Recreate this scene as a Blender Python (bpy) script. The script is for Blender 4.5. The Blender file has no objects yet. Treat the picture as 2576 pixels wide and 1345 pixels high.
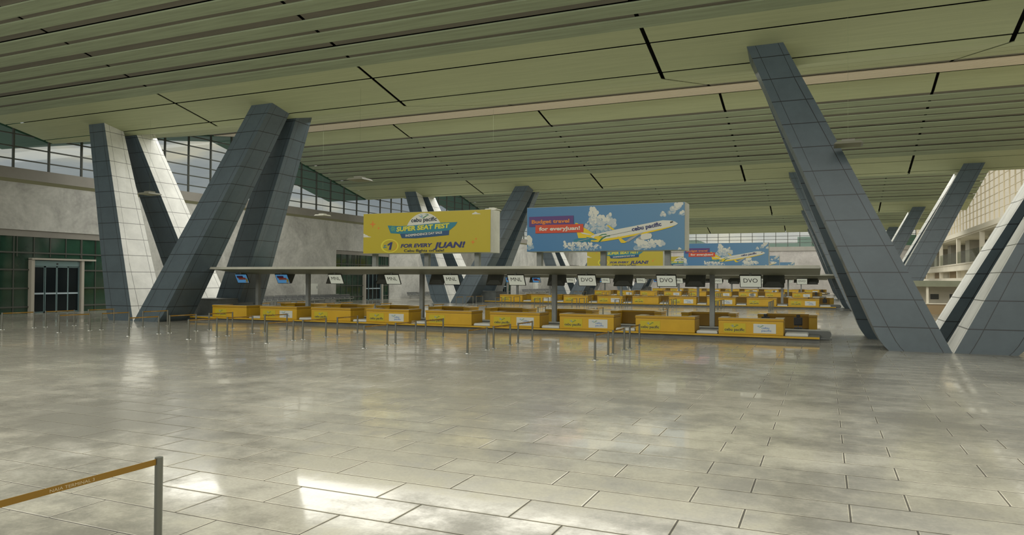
import bpy, bmesh, math, random
from mathutils import Vector, Matrix
random.seed(7)
S = bpy.context.scene
COL = S.collection

# ------------------------------------------------------------------ materials
def new_mat(name):
    m = bpy.data.materials.new(name); m.use_nodes = True
    nt = m.node_tree
    return m, nt, nt.nodes['Principled BSDF']

def plain(name, c, rough=.5, metal=0., spec=.5, emit=None, es=0., bump=0., bscale=20., var=0., vscale=1.5):
    m, nt, b = new_mat(name)
    b.inputs['Base Color'].default_value = (*c, 1)
    b.inputs['Roughness'].default_value = rough
    b.inputs['Metallic'].default_value = metal
    b.inputs['Specular IOR Level'].default_value = spec
    if emit:
        b.inputs['Emission Color'].default_value = (*emit, 1)
        b.inputs['Emission Strength'].default_value = es
    if var or bump:
        tc = nt.nodes.new('ShaderNodeTexCoord')
        n = nt.nodes.new('ShaderNodeTexNoise'); n.inputs['Scale'].default_value = vscale
        n.inputs['Detail'].default_value = 6; n.inputs['Roughness'].default_value = .65
        nt.links.new(tc.outputs['Object'], n.inputs['Vector'])
        if var:
            r = nt.nodes.new('ShaderNodeMapRange')
            r.inputs['From Min'].default_value = .3; r.inputs['From Max'].default_value = .7
            r.inputs['To Min'].default_value = 1 - var; r.inputs['To Max'].default_value = 1 + var
            nt.links.new(n.outputs['Fac'], r.inputs['Value'])
            mx = nt.nodes.new('ShaderNodeVectorMath'); mx.operation = 'SCALE'
            mx.inputs[0].default_value = c
            nt.links.new(r.outputs['Result'], mx.inputs['Scale'])
            nt.links.new(mx.outputs['Vector'], b.inputs['Base Color'])
        if bump:
            n2 = nt.nodes.new('ShaderNodeTexNoise'); n2.inputs['Scale'].default_value = bscale
            nt.links.new(tc.outputs['Object'], n2.inputs['Vector'])
            bp = nt.nodes.new('ShaderNodeBump'); bp.inputs['Strength'].default_value = bump
            bp.inputs['Distance'].default_value = .02
            nt.links.new(n2.outputs['Fac'], bp.inputs['Height'])
            nt.links.new(bp.outputs['Normal'], b.inputs['Normal'])
    return m

M = {}
M['yellow'] = plain('counter_yellow', (.55, .335, .022), .32, var=.08, vscale=.8)
M['yellow_cap'] = plain('counter_cap', (.46, .27, .02), .25)
M['cap_top'] = plain('counter_lit_top', (.60, .50, .33), .25)  # cap colour paled to paint light falling on the countertops
M['counter_inside_shade'] = plain('counter_inside_shade', (.30, .17, .012), .5)  # counter yellow darkened to paint the shade inside the counters
M['sign_yellow'] = plain('sign_yellow', (.52, .42, .022), .4)
M['sign_white'] = plain('sign_white', (.58, .60, .56), .4)
M['ink_navy'] = plain('ink_navy', (.020, .035, .060), .5)
M['ink_indigo'] = plain('ink_indigo', (.035, .045, .16), .5)
M['ink_blue'] = plain('ink_blue', (.07, .19, .46), .5)
M['ink_royal'] = plain('ink_royal', (.025, .085, .20), .5)
M['fascia'] = plain('fascia_concrete_lit', (.50, .50, .43), .6, var=.15, vscale=.6)  # canopy concrete paled to paint light on its front edge
M['ink_ltblue'] = plain('ink_light_blue', (.12, .42, .52), .5)
M['ink_green'] = plain('ink_green', (.035, .20, .075), .5)
M['ink_teal'] = plain('ink_teal', (.03, .22, .30), .5)
M['ink_white'] = plain('ink_white', (.70, .70, .62), .5)
M['ink_grey'] = plain('ink_grey', (.38, .38, .36), .5)
M['ink_dark'] = plain('ink_dark', (.02, .02, .02), .5)
M['ink_orange'] = plain('ink_orange', (.75, .24, .03), .5)
M['ink_yellow'] = plain('ink_yellow', (.80, .58, .02), .5)
M['ink_lemon'] = plain('ink_lemon', (.72, .66, .05), .5)
M['ink_purple'] = plain('ink_purple', (.11, .05, .20), .5)
M['ink_red'] = plain('ink_red', (.62, .075, .03), .5)
M['ink_lime'] = plain('ink_lime', (.25, .55, .12), .5)
M['grey_block'] = plain('grey_panelling', (.13, .145, .14), .55, var=.25, vscale=.9)
M['plinth_grey'] = plain('plinth_grey', (.12, .125, .115), .5, var=.2)
M['canopy'] = plain('canopy_concrete_shaded', (.245, .26, .18), .6, var=.12, vscale=.5)  # darker than the fascia: underside shade painted into the concrete
M['post_grey'] = plain('post_grey', (.24, .255, .245), .55, var=.2, vscale=1.)
M['scale_plate'] = plain('scale_plate', (.62, .63, .60), .35)
M['belt_grey'] = plain('conveyor_grey', (.62, .63, .59), .45)
M['belt_side'] = plain('conveyor_side', (.17, .18, .17), .5)
M['steel'] = plain('brushed_steel', (.22, .23, .21), .32, metal=.85)
M['steel_base'] = plain('steel_base', (.40, .41, .38), .25, metal=.7)
M['gold_belt'] = plain('gold_belt', (.25, .135, .012), .55)
M['belt_ink'] = plain('belt_lettering', (.55, .46, .30), .6)
M['black_frame'] = plain('black_frame', (.026, .029, .028), .4)
M['dark_housing'] = plain('dark_housing', (.15, .16, .15), .45)
M['screen_white'] = plain('lit_white_screen', (.35, .36, .30), .3, emit=(.60, .62, .50), es=.50)
M['screen_blue'] = plain('lit_blue_screen', (.05, .15, .3), .3, emit=(.07, .22, .42), es=.6)
M['chair_black'] = plain('chair_black', (.018, .02, .02), .5)
M['chair_edge'] = plain('chair_edge', (.10, .11, .11), .4)
M['bench_grey'] = plain('bench_grey', (.10, .105, .105), .4, metal=.3)
M['bench_light'] = plain('bench_metal', (.42, .43, .41), .35, metal=.6)
M['white_cab'] = plain('white_cabinet', (.62, .63, .58), .45)
M['wall_trim'] = plain('wall_trim', (.215, .205, .18), .6, var=.1, vscale=.4)
M['trim_olive'] = plain('trim_olive', (.22, .22, .13), .6)
M['mullion'] = plain('mullion', (.060, .066, .055), .5)
M['mullion_pale'] = plain('mullion_pale', (.74, .69, .57), .5)
M['door_steel'] = plain('door_steel', (.20, .30, .32), .3, metal=.5)
M['door_rail'] = plain('door_rail', (.42, .52, .58), .35, metal=.3)
M['door_glass'] = plain('door_glass', (.006, .010, .012), .1, spec=.25)
M['portal_frame'] = plain('portal_frame', (.36, .34, .29), .6)
M['soffit_green'] = plain('soffit_green', (.040, .125, .075), .6)
M['joint_black'] = plain('joint_black', (.010, .010, .008), .9)
M['cream_wall'] = plain('cream_wall', (.78, .73, .60), .7, var=.1, vscale=.3)
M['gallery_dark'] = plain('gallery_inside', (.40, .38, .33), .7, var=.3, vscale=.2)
M['brown_front'] = plain('brown_front', (.30, .22, .12), .6)
M['dark_slot'] = plain('dark_slot', (.05, .055, .05), .3)
M['lamp_body'] = plain('lamp_body', (.24, .24, .19), .5)

def concrete(name, c, lo=.72, hi=1.2, sc=.35):
    m, nt, b = new_mat(name)
    b.inputs['Roughness'].default_value = .75
    tc = nt.nodes.new('ShaderNodeTexCoord')
    n1 = nt.nodes.new('ShaderNodeTexNoise'); n1.inputs['Scale'].default_value = sc
    n1.inputs['Detail'].default_value = 9; n1.inputs['Roughness'].default_value = .68; n1.inputs['Distortion'].default_value = .6
    n2 = nt.nodes.new('ShaderNodeTexNoise'); n2.inputs['Scale'].default_value = 3.5; n2.inputs['Detail'].default_value = 6
    for n in (n1, n2): nt.links.new(tc.outputs['Object'], n.inputs['Vector'])
    ad = nt.nodes.new('ShaderNodeMath'); ad.operation = 'MULTIPLY_ADD'; ad.inputs[1].default_value = .3
    nt.links.new(n2.outputs['Fac'], ad.inputs[0]); nt.links.new(n1.outputs['Fac'], ad.inputs[2])
    r = nt.nodes.new('ShaderNodeMapRange')
    r.inputs['From Min'].default_value = .42; r.inputs['From Max'].default_value = .88
    r.inputs['To Min'].default_value = lo; r.inputs['To Max'].default_value = hi
    nt.links.new(ad.outputs[0], r.inputs['Value'])
    mx = nt.nodes.new('ShaderNodeVectorMath'); mx.operation = 'SCALE'; mx.inputs[0].default_value = c
    nt.links.new(r.outputs['Result'], mx.inputs['Scale']); nt.links.new(mx.outputs['Vector'], b.inputs['Base Color'])
    return m
M['concrete'] = concrete('raw_concrete', (.43, .43, .40), .62, 1.22)
M['concrete_back'] = concrete('back_concrete', (.31, .295, .275))

def ceiling_mat(name, c, streak=.12):
    m, nt, b = new_mat(name)
    b.inputs['Roughness'].default_value = .7
    tc = nt.nodes.new('ShaderNodeTexCoord')
    mp = nt.nodes.new('ShaderNodeMapping'); mp.inputs['Scale'].default_value = (.25, 5, 5)
    nt.links.new(tc.outputs['Object'], mp.inputs['Vector'])
    n1 = nt.nodes.new('ShaderNodeTexNoise'); n1.inputs['Scale'].default_value = 1.2; n1.inputs['Detail'].default_value = 7
    nt.links.new(mp.outputs['Vector'], n1.inputs['Vector'])
    mp2 = nt.nodes.new('ShaderNodeMapping'); mp2.inputs['Scale'].default_value = (.6, 1.8, 1.8)
    nt.links.new(tc.outputs['Object'], mp2.inputs['Vector'])
    n2 = nt.nodes.new('ShaderNodeTexNoise'); n2.inputs['Scale'].default_value = 1.6; n2.inputs['Detail'].default_value = 8
    n2.inputs['Roughness'].default_value = .7
    nt.links.new(mp2.outputs['Vector'], n2.inputs['Vector'])
    sp = nt.nodes.new('ShaderNodeMapRange')       # sparse brown stains
    sp.inputs['From Min'].default_value = .66; sp.inputs['From Max'].default_value = .74
    sp.inputs['To Min'].default_value = 0; sp.inputs['To Max'].default_value = .30
    nt.links.new(n2.outputs['Fac'], sp.inputs['Value'])
    r = nt.nodes.new('ShaderNodeMapRange')
    r.inputs['From Min'].default_value = .3; r.inputs['From Max'].default_value = .7
    r.inputs['To Min'].default_value = 1 - streak; r.inputs['To Max'].default_value = 1 + streak
    nt.links.new(n1.outputs['Fac'], r.inputs['Value'])
    mx = nt.nodes.new('ShaderNodeVectorMath'); mx.operation = 'SCALE'; mx.inputs[0].default_value = c
    nt.links.new(r.outputs['Result'], mx.inputs['Scale'])
    m2 = nt.nodes.new('ShaderNodeMix'); m2.data_type = 'RGBA'
    nt.links.new(sp.outputs['Result'], m2.inputs['Factor'])
    nt.links.new(mx.outputs['Vector'], m2.inputs['A']); m2.inputs['B'].default_value = (c[0]*.62, c[1]*.52, c[2]*.5, 1)
    nt.links.new(m2.outputs['Result'], b.inputs['Base Color'])
    return m
M['ceil_panel'] = ceiling_mat('ceiling_panel', (.43, .47, .275), .06)
M['ceil_slat'] = ceiling_mat('ceiling_slat', (.285, .335, .215), .14)
M['ceil_recess_shade'] = ceiling_mat('ceiling_recess_shade', (.165, .155, .120), .1)  # dark brown paints the shade that the shallow recesses don't cast
M['cove'] = plain('cove_ribbed', (.86, .76, .60), .6)

def column_mat(name, col, dark):
    m, nt, b = new_mat(name)
    b.inputs['Roughness'].default_value = .36
    b.inputs['Metallic'].default_value = .0
    uv = nt.nodes.new('ShaderNodeUVMap'); uv.uv_map = 'UVMap'
    sx = nt.nodes.new('ShaderNodeSeparateXYZ'); nt.links.new(uv.outputs['UV'], sx.inputs[0])
    def math_(op, a, bb=None):
        n = nt.nodes.new('ShaderNodeMath'); n.operation = op
        for i, v in enumerate((a, bb)):
            if v is None: continue
            if isinstance(v, (int, float)): n.inputs[i].default_value = v
            else: nt.links.new(v, n.inputs[i])
        return n.outputs[0]
    fr = math_('FRACT', math_('DIVIDE', math_('ADD', sx.outputs['Y'], 11.), 1.2))
    h = math_('LESS_THAN', fr, .032)
    u = sx.outputs['X']
    u1 = math_('LESS_THAN', math_('ABSOLUTE', math_('SUBTRACT', u, .24)), .0065)
    u2 = math_('LESS_THAN', math_('ABSOLUTE', math_('SUBTRACT', u, .86)), .0065)
    line = math_('MAXIMUM', h, math_('MAXIMUM', u1, u2))
    tc = nt.nodes.new('ShaderNodeTexCoord')
    n = nt.nodes.new('ShaderNodeTexNoise'); n.inputs['Scale'].default_value = .9; n.inputs['Detail'].default_value = 8
    n.inputs['Roughness'].default_value = .7
    nt.links.new(tc.outputs['Object'], n.inputs['Vector'])
    r = nt.nodes.new('ShaderNodeMapRange'); r.inputs['From Min'].default_value = .3; r.inputs['From Max'].default_value = .75
    r.inputs['To Min'].default_value = .85; r.inputs['To Max'].default_value = 1.12
    nt.links.new(n.outputs['Fac'], r.inputs['Value'])
    mx = nt.nodes.new('ShaderNodeVectorMath'); mx.operation = 'SCALE'; mx.inputs[0].default_value = col
    nt.links.new(r.outputs['Result'], mx.inputs['Scale'])
    m2 = nt.nodes.new('ShaderNodeMix'); m2.data_type = 'RGBA'
    nt.links.new(line, m2.inputs['Factor']); nt.links.new(mx.outputs['Vector'], m2.inputs['A'])
    m2.inputs['B'].default_value = (*dark, 1)
    nt.links.new(m2.outputs['Result'], b.inputs['Base Color'])
    bp = nt.nodes.new('ShaderNodeBump'); bp.inputs['Strength'].default_value = .5; bp.inputs['Distance'].default_value = .03
    inv = math_('SUBTRACT', 1., line)
    nt.links.new(inv, bp.inputs['Height']); nt.links.new(bp.outputs['Normal'], b.inputs['Normal'])
    return m
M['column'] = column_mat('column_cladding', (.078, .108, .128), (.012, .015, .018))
M['column_lit'] = column_mat('column_cladding_lit', (.80, .80, .77), (.16, .16, .15))  # same cladding paled to paint light onto the inner V faces

def glass(name, tint, refl=.07, rough=.02):
    m = bpy.data.materials.new(name); m.use_nodes = True
    nt = m.node_tree; nt.nodes.clear()
    o = nt.nodes.new('ShaderNodeOutputMaterial')
    t = nt.nodes.new('ShaderNodeBsdfTransparent'); t.inputs[0].default_value = (*tint, 1)
    g = nt.nodes.new('ShaderNodeBsdfGlossy'); g.inputs['Roughness'].default_value = rough
    g.inputs['Color'].default_value = (.9, .95, .95, 1)
    mx = nt.nodes.new('ShaderNodeMixShader'); mx.inputs[0].default_value = refl
    nt.links.new(t.outputs[0], mx.inputs[1]); nt.links.new(g.outputs[0], mx.inputs[2]); nt.links.new(mx.outputs[0], o.inputs[0])
    return m
M['glass'] = glass('clear_glass', (.90, .93, .92), .05)
M['glass_milky'] = glass('pale_glass', (.93, .90, .82), .06)
M['glass_green'] = plain('green_glass', (.016, .048, .030), .07, spec=.7, var=.5, vscale=.22)
M['balustrade'] = glass('balustrade_glass', (.62, .66, .60), .15)

def floor_mat():
    m, nt, b = new_mat('polished_tiles')
    N = nt.nodes; L = nt.links
    tc = N.new('ShaderNodeTexCoord')
    mp = N.new('ShaderNodeMapping'); mp.inputs['Location'].default_value = (-1.017, -8.375, 0)
    L.new(tc.outputs['Object'], mp.inputs['Vector'])
    br = N.new('ShaderNodeTexBrick'); br.offset = .3647; br.offset_frequency = 2; br.squash = 1
    br.inputs['Scale'].default_value = 1; br.inputs['Brick Width'].default_value = 1.985; br.inputs['Row Height'].default_value = .796
    br.inputs['Mortar Size'].default_value = .027; br.inputs['Mortar Smooth'].default_value = .8; br.inputs['Bias'].default_value = 0
    br.inputs['Color1'].default_value = (.42, .40, .335, 1); br.inputs['Color2'].default_value = (.48, .46, .39, 1)
    br.inputs['Mortar'].default_value = (.40, .38, .32, 1)
    L.new(mp.outputs['Vector'], br.inputs['Vector'])
    n1 = N.new('ShaderNodeTexNoise'); n1.inputs['Scale'].default_value = .16; n1.inputs['Detail'].default_value = 10; n1.inputs['Roughness'].default_value = .66
    n2 = N.new('ShaderNodeTexNoise'); n2.inputs['Scale'].default_value = 1.1; n2.inputs['Detail'].default_value = 9; n2.inputs['Roughness'].default_value = .75
    n3 = N.new('ShaderNodeTexNoise'); n3.inputs['Scale'].default_value = 22; n3.inputs['Detail'].default_value = 4
    for n in (n1, n2, n3): L.new(tc.outputs['Object'], n.inputs['Vector'])
    a = N.new('ShaderNodeMath'); a.operation = 'MULTIPLY_ADD'; a.inputs[1].default_value = .45
    L.new(n2.outputs['Fac'], a.inputs[0]); L.new(n1.outputs['Fac'], a.inputs[2])
    r = N.new('ShaderNodeMapRange'); r.interpolation_type = 'SMOOTHSTEP'
    r.inputs['From Min'].default_value = .60; r.inputs['From Max'].default_value = .84
    L.new(a.outputs[0], r.inputs['Value'])                      # worn, dull patches
    g = N.new('ShaderNodeMapRange'); g.inputs['From Min'].default_value = .35; g.inputs['From Max'].default_value = .65
    g.inputs['To Min'].default_value = .93; g.inputs['To Max'].default_value = 1.05
    L.new(n3.outputs['Fac'], g.inputs['Value'])
    dk = N.new('ShaderNodeMapRange'); dk.inputs['To Min'].default_value = 1.20; dk.inputs['To Max'].default_value = .52  # patch contrast also paints in darker and brighter floor reflections
    L.new(r.outputs['Result'], dk.inputs['Value'])
    mm = N.new('ShaderNodeMath'); mm.operation = 'MULTIPLY'; L.new(g.outputs['Result'], mm.inputs[0]); L.new(dk.outputs['Result'], mm.inputs[1])
    mx = N.new('ShaderNodeVectorMath'); mx.operation = 'SCALE'
    rim = N.new('ShaderNodeValToRGB'); re_ = rim.color_ramp.elements          # arrises paled as painted sky glints beside a dark joint
    re_[0].position = 0; re_[0].color = (1, 1, 1, 1); re_[1].position = .9; re_[1].color = (.22, .21, .19, 1)
    for p_, c_ in ((.06, 1.), (.14, 1.7), (.66, 1.7), (.76, .25)):
        q_ = re_.new(p_); q_.color = (c_, c_ * .99, c_ * .96, 1)
    L.new(br.outputs['Fac'], rim.inputs[0])
    mj = N.new('ShaderNodeVectorMath'); mj.operation = 'MULTIPLY'; L.new(br.outputs['Color'], mj.inputs[0]); L.new(rim.outputs[0], mj.inputs[1])
    L.new(mj.outputs['Vector'], mx.inputs[0]); L.new(mm.outputs[0], mx.inputs['Scale'])
    L.new(mx.outputs['Vector'], b.inputs['Base Color'])
    ro = N.new('ShaderNodeMapRange'); ro.inputs['To Min'].default_value = .05; ro.inputs['To Max'].default_value = .24
    L.new(r.outputs['Result'], ro.inputs['Value'])
    ro2 = N.new('ShaderNodeMath'); ro2.operation = 'MAXIMUM'
    mo = N.new('ShaderNodeMath'); mo.operation = 'MULTIPLY'; mo.inputs[1].default_value = .6
    L.new(br.outputs['Fac'], mo.inputs[0]); L.new(mo.outputs[0], ro2.inputs[0]); L.new(ro.outputs['Result'], ro2.inputs[1])
    L.new(ro2.outputs[0], b.inputs['Roughness'])
    b.inputs['IOR'].default_value = 1.75
    # gentle waviness + joint relief
    nb = N.new('ShaderNodeTexNoise'); nb.inputs['Scale'].default_value = 2.2; nb.inputs['Detail'].default_value = 3
    L.new(tc.outputs['Object'], nb.inputs['Vector'])
    b1 = N.new('ShaderNodeBump'); b1.inputs['Strength'].default_value = .008; b1.inputs['Distance'].default_value = .05
    L.new(nb.outputs['Fac'], b1.inputs['Height'])
    iv = N.new('ShaderNodeMath'); iv.operation = 'SUBTRACT'; iv.inputs[0].default_value = 1.; L.new(br.outputs['Fac'], iv.inputs[1])
    b2 = N.new('ShaderNodeBump'); b2.inputs['Strength'].default_value = .5; b2.inputs['Distance'].default_value = .01
    L.new(iv.outputs[0], b2.inputs['Height']); L.new(b1.outputs['Normal'], b2.inputs['Normal'])
    L.new(b2.outputs['Normal'], b.inputs['Normal'])
    return m
M['floor'] = floor_mat()

def poster_blue():
    m, nt, b = new_mat('printed_sky')
    b.inputs['Roughness'].default_value = .4
    tc = nt.nodes.new('ShaderNodeTexCoord')
    s = nt.nodes.new('ShaderNodeSeparateXYZ'); nt.links.new(tc.outputs['Generated'], s.inputs[0])
    cr = nt.nodes.new('ShaderNodeValToRGB')
    cr.color_ramp.elements[0].color = (.055, .20, .42, 1); cr.color_ramp.elements[1].color = (.12, .27, .44, 1)
    nt.links.new(s.outputs['X'], cr.inputs[0]); nt.links.new(cr.outputs[0], b.inputs['Base Color'])
    return m
M['poster_sky'] = poster_blue()

# ------------------------------------------------------------------ mesh helpers
class MB:
    def __init__(s): s.v = []; s.f = []; s.m = []
    def add(s, vs, fs, mi=0):
        o = len(s.v); s.v += [tuple(p) for p in vs]; s.f += [tuple(i + o for i in f) for f in fs]; s.m += [mi] * len(fs); return s
    def hexa(s, c, mi=0):     # 0-3 bottom ring, 4-7 top ring (counter clockwise seen from above)
        return s.add(c, [(3, 2, 1, 0), (4, 5, 6, 7), (0, 1, 5, 4), (1, 2, 6, 5), (2, 3, 7, 6), (3, 0, 4, 7)], mi)
    def box(s, x0, x1, y0, y1, z0, z1, mi=0):
        return s.hexa([(x0, y0, z0), (x1, y0, z0), (x1, y1, z0), (x0, y1, z0), (x0, y0, z1), (x1, y0, z1), (x1, y1, z1), (x0, y1, z1)], mi)
    def cyl(s, x, y, z0, z1, r, n=16, mi=0, r2=None):
        r2 = r if r2 is None else r2
        a = [2 * math.pi * i / n for i in range(n)]
        vs = [(x + r * math.cos(t), y + r * math.sin(t), z0) for t in a] + [(x + r2 * math.cos(t), y + r2 * math.sin(t), z1) for t in a]
        fs = [(i, (i + 1) % n, n + (i + 1) % n, n + i) for i in range(n)] + [tuple(range(n))[::-1], tuple(range(n, 2 * n))]
        return s.add(vs, fs, mi)
    def rod(s, a, b, r, n=8, mi=0):
        a = Vector(a); b = Vector(b); d = (b - a).normalized()
        u = d.orthogonal().normalized(); w = d.cross(u)
        vs = []
        for p in (a, b):
            for i in range(n):
                t = 2 * math.pi * i / n; vs.append(p + u * (r * math.cos(t)) + w * (r * math.sin(t)))
        fs = [(i, (i + 1) % n, n + (i + 1) % n, n + i) for i in range(n)] + [tuple(range(n))[::-1], tuple(range(n, 2 * n))]
        return s.add(vs, fs, mi)
    def prism_x(s, prof, x0, x1, mi=0):   # prof: (y,z) polygon extruded along x
        n = len(prof)
        vs = [(x0, y, z) for y, z in prof] + [(x1, y, z) for y, z in prof]
        fs = [(i, (i + 1) % n, n + (i + 1) % n, n + i) for i in range(n)] + [tuple(range(n))[::-1], tuple(range(n, 2 * n))]
        return s.add(vs, fs, mi)
    def mesh(s, name, mats, smooth=False):
        me = bpy.data.meshes.new(name); me.from_pydata(s.v, [], s.f)
        for m in (mats if isinstance(mats, (list, tuple)) else [mats]): me.materials.append(M[m] if isinstance(m, str) else m)
        for p, i in zip(me.polygons, s.m): p.material_index = i
        bm = bmesh.new(); bm.from_mesh(me); bmesh.ops.recalc_face_normals(bm, faces=bm.faces[:]); bm.to_mesh(me); bm.free()
        if smooth:
            me.polygons.foreach_set('use_smooth', [True] * len(me.polygons))
            me.set_sharp_from_angle(angle=math.radians(40))
        me.update(); return me
    def build(s, name, mats, parent=None, loc=None, smooth=False):
        return link(name, s.mesh(name, mats, smooth), parent, loc)

def link(name, me, parent=None, loc=None):
    o = bpy.data.objects.new(name, me); COL.objects.link(o)
    if parent is not None: o.parent = parent
    if loc is not None: o.location = loc
    return o
def empty(name, loc=(0, 0, 0), rz=0):
    o = bpy.data.objects.new(name, None); COL.objects.link(o); o.location = loc; o.rotation_euler = (0, 0, rz)
    o.empty_display_size = .2; return o
def tag(o, label=None, cat=None, group=None, kind=None):
    if label: o['label'] = label
    if cat: o['category'] = cat
    if group: o['group'] = group
    if kind: o['kind'] = kind
    return o
def bevel(o, w=.02, seg=2):
    md = o.modifiers.new('bevel', 'BEVEL'); md.width = w; md.segments = seg; md.limit_method = 'ANGLE'; return o
KIDS = {}
def copy_tree(o, parent=None):
    c = o.copy(); COL.objects.link(c)
    if parent is not None: c.parent = parent
    for ch in o.children: copy_tree(ch, c)
    return c
ORD = ['first', 'second', 'third', 'fourth', 'fifth', 'sixth', 'seventh', 'eighth', 'ninth', 'tenth']
ISL = ['nearest', 'second', 'third', 'farthest']
ROWS = [(0, 0), (1.32, 45.9), (-.05, 91.75), (.75, 137.5)]       # offsets of the four check-in islands

# text -> triangles (x right, y up), origin at left baseline
TC = {}
def text_geo(txt, size, shear=0., bold=0., spacing=1.):
    k = (txt, size, shear, bold, spacing)
    if k in TC: return TC[k]
    cu = bpy.data.curves.new('lettering_source', 'FONT'); cu.body = txt; cu.size = size; cu.shear = shear; cu.offset = bold; cu.space_character = spacing
    cu.resolution_u = 3
    ob = bpy.data.objects.new('lettering_source', cu); COL.objects.link(ob)
    dg = bpy.context.evaluated_depsgraph_get(); dg.update()
    me = bpy.data.meshes.new_from_object(ob.evaluated_get(dg))
    vs = [(v.co.x, v.co.y) for v in me.vertices]; fs = [tuple(p.vertices) for p in me.polygons]
    bpy.data.objects.remove(ob); bpy.data.curves.remove(cu); bpy.data.meshes.remove(me)
    if vs:
        x0 = min(v[0] for v in vs); x1 = max(v[0] for v in vs)
    else: x0 = x1 = 0
    TC[k] = (vs, fs, x0, x1); return TC[k]

class Art:
    """flat printed artwork in local (u right, v up) metres, mapped by fn(u,v,lift)->xyz"""
    def __init__(s, fn): s.fn = fn; s.parts = {}
    def mb(s, name, mat):
        p = s.parts.setdefault(name, (MB(), []))
        if mat not in p[1]: p[1].append(mat)
        return p[0], p[1].index(mat)
    n = 0
    SOLO = {'star', 'ribbon', 'caption_box', 'lettering', 'picture', 'cloud'}
    def key(s, name):
        if name in s.SOLO: Art.n += 1; return '%s#%d' % (name, Art.n)
        return name
    def poly(s, name, mat, pts, lift=.01):
        name = s.key(name)
        b, i = s.mb(name, mat); b.add([s.fn(u, v, lift) for u, v in pts], [tuple(range(len(pts)))], i)
    def disc(s, name, mat, u, v, r, lift=.01, n=20, ry=None):
        ry = ry or r
        s.poly(name, mat, [(u + r * math.cos(2 * math.pi * k / n), v + ry * math.sin(2 * math.pi * k / n)) for k in range(n)], lift)
    def text(s, name, mat, txt, u, v, width, size, lift=.02, rot=0., shear=0., bold=0., pre=None):
        name = s.key(name)
        vs, fs, x0, x1 = text_geo(txt, 1., shear, bold)
        kx = width / (x1 - x0); c, sn = math.cos(rot), math.sin(rot)
        b, i = s.mb(name, mat); out = []
        for x, y in vs:
            x = (x - x0) * kx; y = y * size
            out.append(s.fn(u + x * c - y * sn, v + x * sn + y * c, lift))
        b.add(out, fs, i)
    def build(s, parent):
        for n, (b, mats) in s.parts.items():
            n = n.split('#')[0]
            me = bpy.data.meshes.new(n); me.from_pydata(b.v, [], b.f)
            for m in mats: me.materials.append(M[m])
            for p, i in zip(me.polygons, b.m): p.material_index = i
            me.update(); link(n, me, parent)

BIRD = [('ink_ltblue', [(1035, 232), (1110, 257), (1200, 284), (1215, 300), (1130, 296), (1075, 272)]),
        ('ink_blue', [(945, 290), (1000, 322), (1085, 338), (1190, 322), (1195, 345), (1110, 372), (1015, 356), (965, 325)]),
        ('ink_ltblue', [(1035, 398), (1110, 400), (1200, 370), (1215, 385), (1165, 420), (1095, 428)]),
        ('ink_green', [(1160, 480), (1235, 405), (1330, 350), (1410, 308), (1480, 290), (1590, 297), (1500, 318), (1420, 352), (1350, 395), (1255, 448)]),
        ('ink_green', [(1310, 250), (1400, 232), (1490, 236), (1545, 262), (1585, 292), (1500, 275), (1430, 255)])]
def bird(art, name, u, v, w, lift=.02):
    k = w / 650.
    for m, pts in BIRD: art.poly(name, m, [(u + (x - 940) * k, v + (490 - y) * k) for x, y in pts], lift)

# ------------------------------------------------------------------ ceiling profile
YV = [40.45 + 46 * k for k in range(-1, 4)]          # valleys
def zc(y):
    """height of the ceiling's underside at y"""
    k = math.floor((y - (40.45 - 22.2)) / 46.)       # bay: ridge -> valley -> next ridge
    yv = 40.45 + 46 * k; d = y - yv
    if d <= 0: return 14.37 - .222 * d
    if d <= 15.7: return 14.37 + .2312 * d
    return 18.0 + (d - 15.7) * (19.298 - 18.0) / (23.8 - 15.7)
XL, XR = -60.36, 20.5
SEAMS = [-41.75, -25.3, -8.35, 8.12]
YB = 203.

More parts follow.
